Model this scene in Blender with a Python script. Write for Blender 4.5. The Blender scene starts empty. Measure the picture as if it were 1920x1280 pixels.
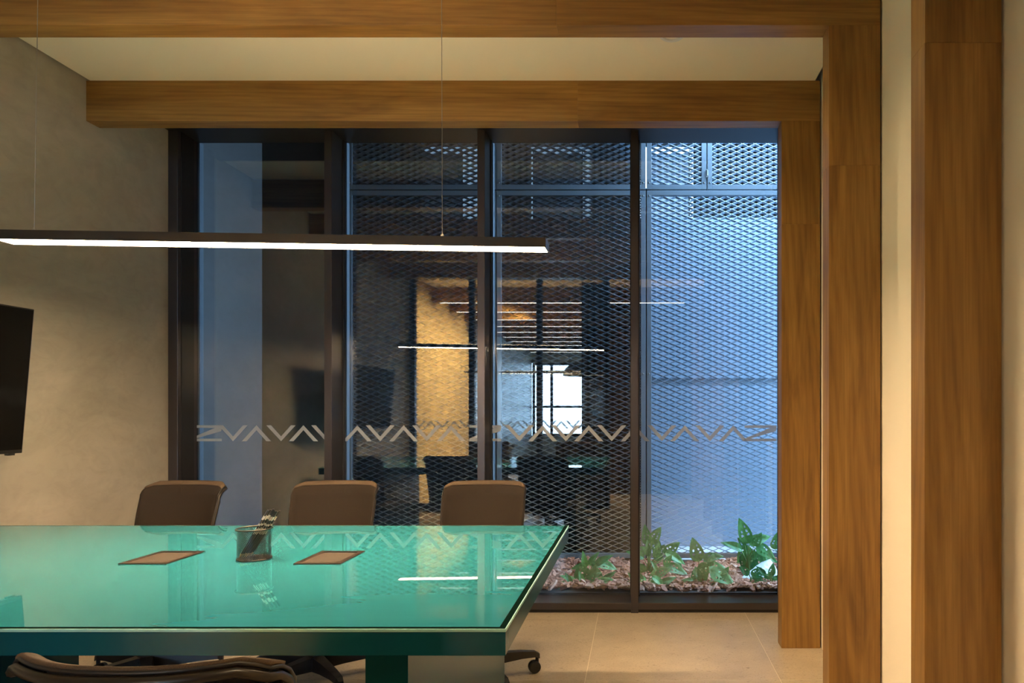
import bpy, bmesh, math, random
from mathutils import Vector, Matrix

random.seed(7)
scene = bpy.context.scene
C = scene.collection
PI = math.pi

# ------------------------------------------------------------------ camera
F, VX, VY, H = 1280.0, 1197.0, 770.0, 1.22        # focal length in px, vanishing point, eye height
cam_d = bpy.data.cameras.new('camera')
cam = bpy.data.objects.new('camera', cam_d); C.objects.link(cam)
cam.location = (0, 0, H); cam.rotation_euler = (PI/2, 0, 0)
cam_d.sensor_width = 36; cam_d.lens = F/1920*36
cam_d.shift_x = (960-VX)/1920; cam_d.shift_y = (VY-640)/1920
cam_d.clip_start = 0.05
scene.camera = cam

# ------------------------------------------------------------------ sky, exposure
SKY = (0.46, 0.70, 1.0); SKY_STRENGTH = 7.4
world = bpy.data.worlds.new('sky'); scene.world = world; world.use_nodes = True
bg = world.node_tree.nodes['Background']
bg.inputs[0].default_value = (*SKY, 1); bg.inputs[1].default_value = SKY_STRENGTH
scene.view_settings.view_transform = 'Standard'
scene.view_settings.look = 'None'
scene.view_settings.exposure = 1.65
scene.view_settings.gamma = 1.0
scene.view_settings.use_curve_mapping = False

PENDANT_L = 75.0
WARM = (1.0, 0.70, 0.40)

def portal(name, loc, rot, sx, sy):
    l = bpy.data.lights.new(name, 'AREA'); l.shape = 'RECTANGLE'; l.size = sx; l.size_y = sy
    l.cycles.is_portal = True
    o = bpy.data.objects.new(name, l); o.location = loc; o.rotation_euler = rot; C.objects.link(o)
portal('sky_portal_courtyard', (1.48, 5.15, 3.82), (0, 0, 0), 2.36, 1.75)
portal('sky_portal_side', (2.66, 5.15, 2.36), (0, PI/2, 0), 2.9, 1.75)
portal('sky_portal_hall', (-0.9, -9.75, 1.7), (PI/2, 0, 0), 3.8, 1.9)

# ------------------------------------------------------------------ materials
def newmat(name):
    m = bpy.data.materials.new(name); m.use_nodes = True
    nt = m.node_tree; b = nt.nodes['Principled BSDF']
    return m, nt, b

def plain(name, col, rough=0.5, metal=0.0, spec=0.5, coat=0.0, coat_rough=0.03):
    m, nt, b = newmat(name)
    b.inputs['Base Color'].default_value = (*col, 1)
    b.inputs['Roughness'].default_value = rough
    b.inputs['Metallic'].default_value = metal
    b.inputs['Specular IOR Level'].default_value = spec
    b.inputs['Coat Weight'].default_value = coat
    b.inputs['Coat Roughness'].default_value = coat_rough
    return m

def ramp(nt, fac, stops):
    r = nt.nodes.new('ShaderNodeValToRGB')
    el = r.color_ramp.elements
    while len(el) < len(stops): el.new(0.5)
    for e, (p, c) in zip(el, stops):
        e.position = p; e.color = (*c, 1)
    nt.links.new(fac, r.inputs[0])
    return r.outputs[0]

def noise(nt, vec, scale, detail=4, rough=0.55, dist=0.0):
    n = nt.nodes.new('ShaderNodeTexNoise')
    n.inputs['Scale'].default_value = scale; n.inputs['Detail'].default_value = detail
    n.inputs['Roughness'].default_value = rough; n.inputs['Distortion'].default_value = dist
    if vec: nt.links.new(vec, n.inputs['Vector'])
    return n.outputs[0]

def coords(nt, scale=(1, 1, 1), rnd=0.0, kind='Object'):
    tc = nt.nodes.new('ShaderNodeTexCoord')
    mp = nt.nodes.new('ShaderNodeMapping')
    mp.inputs['Scale'].default_value = scale
    nt.links.new(tc.outputs[kind], mp.inputs[0])
    out = mp.outputs[0]
    if rnd:
        oi = nt.nodes.new('ShaderNodeObjectInfo')
        mul = nt.nodes.new('ShaderNodeMath'); mul.operation = 'MULTIPLY'; mul.inputs[1].default_value = rnd
        nt.links.new(oi.outputs['Random'], mul.inputs[0])
        cmb = nt.nodes.new('ShaderNodeCombineXYZ')
        for k in range(3): nt.links.new(mul.outputs[0], cmb.inputs[k])
        add = nt.nodes.new('ShaderNodeVectorMath'); add.operation = 'ADD'
        nt.links.new(out, add.inputs[0]); nt.links.new(cmb.outputs[0], add.inputs[1])
        out = add.outputs[0]
    return out

def mixcol(nt, fac, a, b, mode='MIX'):
    m = nt.nodes.new('ShaderNodeMix'); m.data_type = 'RGBA'; m.blend_type = mode
    if isinstance(fac, float): m.inputs[0].default_value = fac
    else: nt.links.new(fac, m.inputs[0])
    for i, v in ((6, a), (7, b)):
        if isinstance(v, tuple): m.inputs[i].default_value = (*v, 1)
        else: nt.links.new(v, m.inputs[i])
    return m.outputs[2]

def bump(nt, b, height, strength=0.2, dist=0.002):
    n = nt.nodes.new('ShaderNodeBump'); n.inputs['Strength'].default_value = strength
    n.inputs['Distance'].default_value = dist
    nt.links.new(height, n.inputs['Height']); nt.links.new(n.outputs[0], b.inputs['Normal'])

def wood(name, axis):
    m, nt, b = newmat(name)
    st = {'x': lambda l, c: (l, c, c), 'z': lambda l, c: (c, c, l), 'y': lambda l, c: (c, l, c)}[axis]
    v1 = coords(nt, st(0.9, 7.0), 37.0)
    v2 = coords(nt, st(2.5, 130.0), 11.0)
    v3 = coords(nt, st(0.45, 5.5), 23.0)
    n1 = noise(nt, v1, 1.6, 5, 0.6, 0.6)
    w = nt.nodes.new('ShaderNodeTexWave'); w.wave_type = 'RINGS'; w.rings_direction = 'SPHERICAL'
    w.inputs['Scale'].default_value = 2.6; w.inputs['Distortion'].default_value = 5.0
    w.inputs['Detail'].default_value = 2.5; w.inputs['Detail Scale'].default_value = 1.1
    nt.links.new(v3, w.inputs['Vector'])
    c1 = ramp(nt, n1, [(0.30, (0.19, 0.092, 0.019)), (0.52, (0.285, 0.148, 0.032)), (0.72, (0.36, 0.20, 0.049))])
    c2 = ramp(nt, w.outputs[0], [(0.0, (0.72, 0.70, 0.66)), (0.55, (1, 1, 1)), (1.0, (1.06, 1.06, 1.06))])
    c = mixcol(nt, 0.45, c1, c2, 'MULTIPLY')
    n2 = noise(nt, v2, 1.0, 3, 0.6)
    c3 = ramp(nt, n2, [(0.35, (0.74, 0.72, 0.70)), (0.6, (1.05, 1.05, 1.05))])
    c = mixcol(nt, 0.6, c, c3, 'MULTIPLY')
    nt.links.new(c, b.inputs['Base Color'])
    b.inputs['Roughness'].default_value = 0.42
    bump(nt, b, n2, 0.12, 0.001)
    return m

def plaster(name, ca, cb, cc, rough=0.6):
    m, nt, b = newmat(name)
    v = coords(nt, (1, 0.8, 1.3))
    n = noise(nt, v, 1.7, 6, 0.62, 0.9)
    c = ramp(nt, n, [(0.3, ca), (0.52, cb), (0.72, cc)])
    n2 = noise(nt, v, 9.0, 5, 0.6, 1.5)
    c2 = ramp(nt, n2, [(0.38, (0.88, 0.88, 0.87)), (0.55, (1, 1, 1))])
    c = mixcol(nt, 0.6, c, c2, 'MULTIPLY')
    nt.links.new(c, b.inputs['Base Color'])
    b.inputs['Roughness'].default_value = rough
    bump(nt, b, n2, 0.08, 0.002)
    return m

def stone(name):
    m, nt, b = newmat(name)
    v = coords(nt, (1, 1, 1), 5.0)
    n = noise(nt, v, 5.0, 6, 0.6)
    c = ramp(nt, n, [(0.32, (0.40, 0.33, 0.24)), (0.7, (0.50, 0.42, 0.31))])
    v2 = coords(nt, (1, 2.2, 1), 3.0)
    n2 = noise(nt, v2, 42.0, 3, 0.55, 1.2)
    sp = ramp(nt, n2, [(0.30, (0.45, 0.40, 0.36)), (0.36, (1, 1, 1)), (0.66, (1, 1, 1)), (0.72, (1.28, 1.26, 1.22))])
    c = mixcol(nt, 1.0, c, sp, 'MULTIPLY')
    n3 = noise(nt, v, 120.0, 2, 0.5)
    sp2 = ramp(nt, n3, [(0.3, (0.8, 0.78, 0.76)), (0.45, (1, 1, 1))])
    c = mixcol(nt, 1.0, c, sp2, 'MULTIPLY')
    nt.links.new(c, b.inputs['Base Color']); b.inputs['Roughness'].default_value = 0.36
    return m

def fabric(name, ca, cb, alpha=1.0):
    m, nt, b = newmat(name)
    v = coords(nt, (1, 1, 1))
    n = noise(nt, v, 800.0, 2, 0.6)
    c = ramp(nt, n, [(0.35, ca), (0.65, cb)])
    nt.links.new(c, b.inputs['Base Color']); b.inputs['Roughness'].default_value = 0.85
    b.inputs['Specular IOR Level'].default_value = 0.2
    b.inputs['Alpha'].default_value = alpha
    bump(nt, b, n, 0.35, 0.001)
    return m

def glass(name, refl, tint=(0.86, 0.92, 0.95)):
    m, nt, b = newmat(name); nt.nodes.remove(b)
    out = nt.nodes['Material Output']
    tr = nt.nodes.new('ShaderNodeBsdfTransparent'); tr.inputs[0].default_value = (*tint, 1)
    gl = nt.nodes.new('ShaderNodeBsdfGlossy'); gl.inputs['Roughness'].default_value = 0.0
    gl.inputs[0].default_value = (1, 1, 1, 1)
    fr = nt.nodes.new('ShaderNodeFresnel'); fr.inputs[0].default_value = 1.5
    ma = nt.nodes.new('ShaderNodeMath'); ma.operation = 'ADD'; ma.inputs[1].default_value = refl
    ma.use_clamp = True
    nt.links.new(fr.outputs[0], ma.inputs[0])
    mx = nt.nodes.new('ShaderNodeMixShader')
    nt.links.new(ma.outputs[0], mx.inputs[0]); nt.links.new(tr.outputs[0], mx.inputs[1]); nt.links.new(gl.outputs[0], mx.inputs[2])
    nt.links.new(mx.outputs[0], out.inputs[0])
    return m

def vinyl(name, col, see=0.3):
    m, nt, b = newmat(name)
    out = nt.nodes['Material Output']
    b.inputs['Base Color'].default_value = (*col, 1); b.inputs['Roughness'].default_value = 0.6
    tl = nt.nodes.new('ShaderNodeBsdfTranslucent'); tl.inputs[0].default_value = (*col, 1)
    m1 = nt.nodes.new('ShaderNodeMixShader'); m1.inputs[0].default_value = 0.5
    nt.links.new(b.outputs[0], m1.inputs[1]); nt.links.new(tl.outputs[0], m1.inputs[2])
    tr = nt.nodes.new('ShaderNodeBsdfTransparent')
    m2 = nt.nodes.new('ShaderNodeMixShader'); m2.inputs[0].default_value = see
    nt.links.new(m1.outputs[0], m2.inputs[1]); nt.links.new(tr.outputs[0], m2.inputs[2])
    nt.links.new(m2.outputs[0], out.inputs[0])
    return m

def emit(name, col, s):
    m, nt, b = newmat(name)
    b.inputs['Base Color'].default_value = (0.8, 0.8, 0.8, 1)
    b.inputs['Emission Color'].default_value = (*col, 1); b.inputs['Emission Strength'].default_value = s
    return m

def leafmat(name):
    m, nt, b = newmat(name)
    v = coords(nt, (1, 1, 1), 3.0)
    n = noise(nt, v, 6.0, 3)
    c = ramp(nt, n, [(0.3, (0.05, 0.22, 0.06)), (0.7, (0.14, 0.42, 0.13))])
    oi = nt.nodes.new('ShaderNodeObjectInfo')
    cv = ramp(nt, oi.outputs['Random'], [(0.0, (0.55, 0.62, 0.6)), (0.5, (1, 1, 1)), (1.0, (1.35, 1.2, 1.0))])
    c = mixcol(nt, 1.0, c, cv, 'MULTIPLY')
    nt.links.new(c, b.inputs['Base Color']); b.inputs['Roughness'].default_value = 0.38
    tl = nt.nodes.new('ShaderNodeBsdfTranslucent'); nt.links.new(c, tl.inputs[0])
    mx = nt.nodes.new('ShaderNodeMixShader'); mx.inputs[0].default_value = 0.25
    nt.links.new(b.outputs[0], mx.inputs[1]); nt.links.new(tl.outputs[0], mx.inputs[2])
    nt.links.new(mx.outputs[0], nt.nodes['Material Output'].inputs[0])
    return m

def barkmat(name):
    m, nt, b = newmat(name)
    g = nt.nodes.new('ShaderNodeNewGeometry')
    c = ramp(nt, g.outputs['Random Per Island'], [(0.0, (0.15, 0.05, 0.028)), (0.3, (0.36, 0.135, 0.075)), (0.65, (0.52, 0.22, 0.13)), (1.0, (0.62, 0.36, 0.25))])
    v = coords(nt)
    n = noise(nt, v, 60.0, 4)
    c2 = ramp(nt, n, [(0.3, (0.7, 0.68, 0.66)), (0.65, (1.1, 1.1, 1.1))])
    c = mixcol(nt, 1.0, c, c2, 'MULTIPLY')
    nt.links.new(c, b.inputs['Base Color']); b.inputs['Roughness'].default_value = 0.8
    return m

def teal_top(name):
    m, nt, b = newmat(name)
    v = coords(nt, (0.35, 2.2, 1))
    n = noise(nt, v, 2.0, 5, 0.6, 1.0)
    c = ramp(nt, n, [(0.3, (0.018, 0.152, 0.190)), (0.7, (0.023, 0.170, 0.21))])
    # fine dust and wipe marks on the glass
    v2 = coords(nt, (14, 46, 1))
    d = noise(nt, v2, 1.6, 3, 0.6, 2.0)
    dm = ramp(nt, d, [(0.70, (0, 0, 0)), (0.80, (1, 1, 1))])
    v3 = coords(nt, (2.0, 2.6, 1)); n3 = noise(nt, v3, 1.3, 2)
    msk = ramp(nt, n3, [(0.48, (0, 0, 0)), (0.62, (0.5, 0.5, 0.5))])
    mk_ = mixcol(nt, 1.0, dm, msk, 'MULTIPLY')
    c = mixcol(nt, mk_, c, (0.12, 0.24, 0.20))
    nt.links.new(c, b.inputs['Base Color'])
    b.inputs['Roughness'].default_value = 0.6; b.inputs['Specular IOR Level'].default_value = 0.0
    b.inputs['Coat Weight'].default_value = 1.0; b.inputs['Coat Roughness'].default_value = 0.0
    b.inputs['Coat IOR'].default_value = 1.55
    return m

M = {
 'wood_x': wood('walnut_laminate_horizontal', 'x'),
 'wood_z': wood('walnut_laminate_vertical', 'z'),
 'cement': plaster('burnished_cement', (0.32, 0.30, 0.255), (0.385, 0.36, 0.31), (0.46, 0.43, 0.37)),
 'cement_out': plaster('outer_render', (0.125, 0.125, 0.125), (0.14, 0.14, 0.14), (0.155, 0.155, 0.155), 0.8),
 'cream': plain('cream_paint', (0.86, 0.80, 0.66), 0.7),
 'ceiling': plain('ceiling_paint', (0.90, 0.83, 0.68), 0.8),
 'ochre': plain('hall_ochre_paint', (0.62, 0.42, 0.16), 0.75),
 'stone': stone('beige_limestone'),
 'grout': plain('pale_grout', (0.75, 0.67, 0.54), 0.8),
 'black_gap': plain('shadow_gap_black', (0.015, 0.014, 0.013), 0.8),
 'alu': plain('bronze_anodised_aluminium', (0.085, 0.075, 0.078), 0.34, 0.75),
 'alu_dark': plain('dark_anodised_aluminium', (0.03, 0.028, 0.03), 0.4, 0.5),
 'gasket': plain('rubber_gasket', (0.012, 0.012, 0.014), 0.6),
 'steel_blue': plain('galvanised_steel_paint', (0.19, 0.23, 0.27), 0.45, 0.15),
 'mesh': plain('expanded_metal_paint', (0.40, 0.46, 0.52), 0.38, 0.85),
 'sheet': plain('painted_sheet_wall', (0.235, 0.30, 0.385), 0.55),
 'dark_panel': plain('dark_gloss_panel', (0.014, 0.012, 0.011), 0.22),
 'bounce_ground': plain('bounce_ground', (0.52, 0.54, 0.56), 0.9),
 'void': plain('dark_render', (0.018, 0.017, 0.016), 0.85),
 'concrete': plain('courtyard_concrete', (0.30, 0.30, 0.29), 0.85),
 'glass': glass('solar_control_glass', 0.075),
 'glass_clear': glass('clear_glass', 0.0, (0.95, 0.97, 0.97)),
 'glass_rain_daylit': vinyl('obscured_glass_daylit', (0.85, 0.88, 0.90), 0.05),
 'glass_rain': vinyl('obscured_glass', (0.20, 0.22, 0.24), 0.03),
 'vinyl': vinyl('frosted_vinyl', (0.62, 0.66, 0.70), 0.35),
 'teal': plain('teal_lacquer', (0.005, 0.075, 0.10), 0.22, 0.0, 0.28),
 'teal_top': teal_top('back_painted_teal_glass'),
 'glass_edge': plain('glass_edge_highlight', (0.30, 0.62, 0.58), 0.3),
 'glass_rim': plain('glass_rim_refraction', (0.003, 0.010, 0.008), 1.0, 0.0, 0.0),
 'black_plastic': plain('black_plastic', (0.012, 0.011, 0.011), 0.42),
 'gloss_plastic': plain('dark_gloss_plastic', (0.016, 0.013, 0.011), 0.3),
 'rubber': plain('black_rubber', (0.010, 0.010, 0.010), 0.6),
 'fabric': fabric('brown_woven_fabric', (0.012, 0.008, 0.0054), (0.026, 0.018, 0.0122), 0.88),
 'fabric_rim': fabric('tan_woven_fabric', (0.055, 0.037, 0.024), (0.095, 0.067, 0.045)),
 'fabric_dark': fabric('charcoal_mesh_fabric', (0.016, 0.014, 0.013), (0.03, 0.027, 0.025)),
 'screen': plain('tv_screen', (0.003, 0.003, 0.003), 0.10),
 'tv_body': plain('tv_bezel', (0.012, 0.012, 0.012), 0.3),
 'bronze': plain('bronze_metal', (0.04, 0.028, 0.02), 0.38, 0.5),
 'hatch': fabric('hatch_brush', (0.03, 0.023, 0.0175), (0.055, 0.043, 0.033)),
 'wire': plain('steel_wire', (0.35, 0.34, 0.32), 0.35, 0.9),
 'dark_wire': plain('gunmetal_wire', (0.07, 0.062, 0.055), 0.35, 0.8),
 'pencil_black': plain('pencil_black_lacquer', (0.025, 0.02, 0.017), 0.3),
 'pencil_silver': plain('pencil_print', (0.62, 0.52, 0.42), 0.35, 0.5),
 'pencil_wood': plain('pencil_wood', (0.62, 0.40, 0.18), 0.6),
 'lamp_body': plain('lamp_housing_black', (0.03, 0.027, 0.025), 0.45, 0.3),
 'lamp_up': emit('lamp_upper_diffuser', WARM, PENDANT_L*0.145),
 'hall_sheen': emit('hall_beam_sheen', (1.0, 0.95, 0.88), 2.2),
 'lamp_lens': emit('lamp_diffuser', WARM, PENDANT_L),
 'leaf': leafmat('leaf_green'),
 'stem': plain('stem_green', (0.16, 0.30, 0.07), 0.5),
 'bark': barkmat('pine_bark'),
 'soil': plain('soil', (0.03, 0.02, 0.015), 0.9),
 'white_rock': plain('white_quartz', (0.85, 0.87, 0.88), 0.6),
 'grey_cabinet': plain('pale_grey_laminate', (0.50, 0.52, 0.52), 0.4),
 'dome': plain('dome_shade_dark', (0.02, 0.02, 0.02), 0.5),
 'walnut_door': plain('dark_door_laminate', (0.10, 0.065, 0.045), 0.3),
 'white_plastic': plain('white_plastic', (0.75, 0.75, 0.74), 0.4),
}

# ------------------------------------------------------------------ mesh helpers
class MB:
    def __init__(s): s.v = []; s.f = []
    def add(s, vs, fs):
        n = len(s.v); s.v += [tuple(p) for p in vs]; s.f += [tuple(i+n for i in f) for f in fs]; return s
    def box(s, x0, x1, y0, y1, z0, z1):
        return s.add([(x0,y0,z0),(x1,y0,z0),(x1,y1,z0),(x0,y1,z0),(x0,y0,z1),(x1,y0,z1),(x1,y1,z1),(x0,y1,z1)],
                     [(0,3,2,1),(4,5,6,7),(0,1,5,4),(1,2,6,5),(2,3,7,6),(3,0,4,7)])
    def prism(s, poly, axis, a, b):
        # poly: 2D points, extruded along axis from a to b
        n = len(poly)
        def pt(p, t): return {'x': (t,p[0],p[1]), 'y': (p[0],t,p[1]), 'z': (p[0],p[1],t)}[axis]
        vs = [pt(p, a) for p in poly]+[pt(p, b) for p in poly]
        fs = [tuple(range(n))[::-1], tuple(range(n, 2*n))]+[(i,(i+1)%n,(i+1)%n+n,i+n) for i in range(n)]
        return s.add(vs, fs)
    def tube(s, pts, r, n=8, cap=True, up=(0,0,1)):
        pts = [Vector(p) for p in pts]; rs = r if isinstance(r, (list, tuple)) else [r]*len(pts)
        vs = []; fs = []
        for i, p in enumerate(pts):
            t = (pts[min(i+1,len(pts)-1)]-pts[max(i-1,0)]).normalized()
            u = Vector(up)
            if abs(t.dot(u)) > 0.95: u = Vector((1,0,0))
            a = t.cross(u).normalized(); b = t.cross(a).normalized()
            for k in range(n):
                an = 2*PI*k/n
                vs.append(p+(a*math.cos(an)+b*math.sin(an))*rs[i])
        for i in range(len(pts)-1):
            for k in range(n):
                fs.append((i*n+k, i*n+(k+1)%n, (i+1)*n+(k+1)%n, (i+1)*n+k))
        if cap:
            fs.append(tuple(range(n))[::-1]); fs.append(tuple(range((len(pts)-1)*n, len(pts)*n)))
        return s.add(vs, fs)
    def lathe(s, prof, n=24, center=(0,0,0), closed=False):
        cx, cy, cz = center; vs = []; fs = []
        for r, z in prof:
            for k in range(n):
                a = 2*PI*k/n; vs.append((cx+r*math.cos(a), cy+r*math.sin(a), cz+z))
        for i in range(len(prof)-1):
            for k in range(n):
                fs.append((i*n+k, i*n+(k+1)%n, (i+1)*n+(k+1)%n, (i+1)*n+k))
        if not closed:
            fs.append(tuple(range(n))[::-1]); fs.append(tuple(range((len(prof)-1)*n, len(prof)*n)))
        return s.add(vs, fs)
    def mesh(s, name, mat, smooth=False):
        me = bpy.data.meshes.new(name); me.from_pydata(s.v, [], s.f); me.update()
        bm = bmesh.new(); bm.from_mesh(me); bmesh.ops.recalc_face_normals(bm, faces=bm.faces)
        bm.to_mesh(me); bm.free()
        if mat: me.materials.append(M[mat] if isinstance(mat, str) else mat)
        if smooth:
            for p in me.polygons: p.use_smooth = True
        return me
    def build(s, name, mat, parent=None, smooth=False, bevel=0.0, loc=None):
        o = bpy.data.objects.new(name, s.mesh(name, mat, smooth)); C.objects.link(o)
        if parent: o.parent = parent
        if loc: o.location = loc
        if bevel:
            md = o.modifiers.new('bevel', 'BEVEL'); md.width = bevel; md.segments = 2; md.limit_method = 'ANGLE'
        return o

def inst(name, me, parent=None, loc=(0,0,0), rot=(0,0,0), scale=(1,1,1)):
    o = bpy.data.objects.new(name, me); C.objects.link(o)
    o.location = loc; o.rotation_euler = rot; o.scale = scale
    if parent: o.parent = parent
    return o

def tag(o, label, cat, group=None, kind=None):
    o['label'] = label; o['category'] = cat
    if group: o['group'] = group
    if kind: o['kind'] = kind
    return o

def empty(name, loc=(0,0,0), rz=0):
    o = bpy.data.objects.new(name, None); C.objects.link(o)
    o.location = loc; o.rotation_euler = (0,0,rz); o.empty_display_size = 0.1
    return o

def copy_tree(o, parent=None):
    c = o.copy(); C.objects.link(c)
    if parent: c.parent = parent
    for ch in [k for k in bpy.data.objects if k.parent == o]: copy_tree(ch, c)
    return c

def X(px, Y): return (px-VX)/F*Y            # world x of a photo column at depth Y
def Z(py, Y): return H-(py-VY)/F*Y          # world z of a photo row at depth Y

def bar(name, mat, parent, x0, x1, y0, y1, z0, z1, bevel=0.0):
    return MB().box(x0,x1,y0,y1,z0,z1).build(name, mat, parent, bevel=bevel)

# ------------------------------------------------------------------ dimensions
XL, XR = -2.839, 0.942                 # side walls
CEIL = 2.917
YW0, YW1, YG = 4.12, 4.315, 4.30       # window frame front and back, glass
YM = 5.17                              # mesh screen
YBACK = -9.6                           # far end of the hall
TZ = 0.742                             # table top

# ------------------------------------------------------------------ room shell
floor = tag(MB().box(XL-0.1, XR+0.1, YBACK-0.1, YW0+0.2, -0.12, -0.0006).build('floor', 'grout'),
            'beige stone tile floor with fine pale joints', 'floor', kind='structure')
tx0, ty0, tp, gap = X(1122, YW0), 3.984, 0.885, 0.0014
ti = 0
for j in range(-16, 2):
    for i in range(-4, 3):
        a0, a1 = max(tx0+i*tp, XL), min(tx0+(i+1)*tp, XR)
        b0, b1 = max(ty0+j*tp, YBACK), min(ty0+(j+1)*tp, YW0+0.19)
        if a1-a0 < 0.02 or b1-b0 < 0.02: continue
        bar('tile', 'stone', floor, a0+gap, a1-gap, b0+gap, b1-gap, -0.02, 0.0)

wl = tag(MB().box(XL-0.15, XL, -3.2, YW1, 0, 3.1).build('wall_left', 'cement'),
         'burnished grey cement wall carrying the television', 'wall', kind='structure')
wr = tag(MB().box(XR, XR+0.15, YBACK, YW1+0.02, 0, 3.1).build('wall_right', 'cream'),
         'smooth cream painted wall behind the wooden posts', 'wall', kind='structure')
ceil = tag(MB().box(XL+0.02, XR-0.033, YBACK, YW0, CEIL, CEIL+0.03).build('ceiling', 'ceiling'),
           'flat cream plasterboard ceiling above the wooden beams', 'ceiling', kind='structure')
cs = tag(MB().box(XL-0.15, XR+0.15, YBACK, YW1, 3.05, 3.2).build('ceiling_slab', 'black_gap'),
         'dark slab showing in the shadow gap around the ceiling', 'ceiling', kind='structure')

# ------------------------------------------------------------------ curtain wall window
win = tag(empty('window_1', (0, YG, 0)), 'full-height dark framed glass wall looking on the courtyard planter', 'window', kind='structure')
win.location = (0, 0, 0)
PX = [-2.821, -1.896, -0.972, -0.045, 0.880]     # left faces of the uprights
zs, zt = 0.061, 2.918
bar('jamb', 'alu', win, XL, -2.781, YW0, YW1, 0, 3.05, 0.002)
bar('jamb_groove', 'alu_dark', win, -2.781, -2.776, YW0+0.03, YW1-0.05, zs, zt)
for x in PX[1:]:
    bar('mullion', 'alu', win, x, x+0.045, YW0-0.001, YW1, 0.0, 3.05, 0.0015)
    bar('gasket', 'gasket', win, x+0.045, x+0.052, YG-0.03, YG-0.006, zs, zt)
    bar('gasket', 'gasket', win, x-0.007, x, YG-0.03, YG-0.006, zs, zt)
bar('head', 'alu_dark', win, XL, XR, 3.98, YW1, zt-0.006, 3.05)
bar('sill', 'alu', win, -2.781, XR, YW0, YW1, 0.02, zs, 0.002)
bar('sill_plinth', 'alu_dark', win, -2.781, XR, YW0+0.012, YW1, 0.0, 0.02)
ends = [-2.781]+[x for x in PX[1:]]
for k in range(4):
    a = ends[k]+(0.045 if k else 0.0); b = ends[k+1]
    bar('glass_pane', 'glass', win, a, b, YG, YG+0.008, zs, zt)
    # thin outer glazing bead catching the daylight
    bar('bead', 'steel_blue', win, a, a+0.010, YG+0.012, YG+0.05, zs, zt)
# frosted chevron lettering on the inner face of the panes
def chevron(c, up, w=27.5, y0=797, y1=827, t=8.8):
    if up:   # an apex-up stroke pair
        return [[(c,y0),(c+w-0.0,y1),(c+w-t,y1),(c-0.0,y0+t*1.03)], [(c,y0),(c,y0+t*1.03),(c-w+t,y1),(c-w,y1)]]
    return [[(c,y1),(c-w,y0),(c-w+t,y0),(c,y1-t*1.03)], [(c,y1),(c,y1-t*1.03),(c+w-t,y0),(c+w,y0)]]
def zed(c, w=30, y0=797, y1=827, t=5):
    return [[(c-w,y0),(c+w,y0),(c+w,y0+t),(c-w,y0+t)], [(c-w,y1-t),(c+w,y1-t),(c+w,y1),(c-w,y1)],
            [(c+w,y0+t),(c+w-1,y0+t+6),(c-w+11,y1-t),(c-w,y1-t),(c+w-13,y0+t)]]
rows = [[('z',386),('v',437),('a',481),('v',527),('a',569),('v',611)],
        [('a',670),('v',713),('a',757),('v',800),('a',846),('z',910)],
        [('v',974),('a',1017.5),('v',1061),('a',1104),('v',1147),('a',1191)],
        [('v',1241),('a',1284),('v',1331),('a',1375),('z',1426)]]
def motif(mb, k, c, Y, conv, thick=0.0006):
    for poly in (zed(c) if k == 'z' else chevron(c, k == 'a')):
        mb.prism([conv(p) for p in poly], 'y', Y-thick, Y)
for r in rows:
    for k, c in r:
        mb = MB(); motif(mb, k, c, YG-0.0004, lambda p: (X(p[0], YG), Z(p[1], YG)))
        o = mb.build('frosted_motif', 'vinyl', win)

# ------------------------------------------------------------------ wooden portal frames
BB = 2.709                              # underside of the beams
PW, PD = 0.198, 0.089
PX0 = 0.736
def portal_frame(y, seam_x, seam_z, label, group=None, post=True, sheen=False):
    root = empty('wood_portal_frame', (PX0, y, 0))
    tag(root, label, 'wood frame', group)
    def part(name, mat, x0, x1, z0, z1):
        return MB().box(x0-PX0, x1-PX0, 0, PD, z0, z1).build(name, mat, root, bevel=0.0012)
    part('beam_board', 'wood_x', XL, seam_x, BB, CEIL+0.0)
    part('beam_board', 'wood_x', seam_x, PX0+PW, BB, CEIL+0.0)
    if post:
        part('post_board', 'wood_z', PX0, PX0+PW, 0, seam_z)
        part('post_board', 'wood_z', PX0, PX0+PW, seam_z, BB)
    if sheen:
        MB().box(XL+0.1-PX0, -0.1, 0.025, 0.065, BB-0.003, BB).build('sheen_strip', 'hall_sheen', root)  # glowing strip stands in for daylight sheen on the beam underside
    return root
Y2, Y1, Y0 = 3.509, 2.636, 1.755
portal_frame(Y2, X(1083, Y2), Z(420, Y2), 'wooden beam and post frame standing right in front of the glass wall')
portal_frame(Y1, X(1043, Y1), Z(310, Y1), 'wooden beam and post frame second from the glass wall')
portal_frame(Y0, -0.4, Z(80, Y0), 'nearest wooden post in view, widest, by the right picture edge')
portal_frame(0.878, -0.9, 1.9, 'wooden beam and post frame just in front of the glass partition, seen only mirrored', 'mirrored wooden frames')
ORD = ['first', 'second', 'third', 'fourth', 'fifth', 'sixth', 'seventh', 'eighth', 'ninth', 'tenth']
for k in range(10):
    portal_frame(-0.877*(k+1)+0.02, -0.6-0.3*(k % 3), 1.6+0.2*(k % 3), '%s lit wooden hall beam behind the glass partition, mirrored in the third pane' % ORD[k], 'hall ceiling beams', sheen=True)

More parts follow.
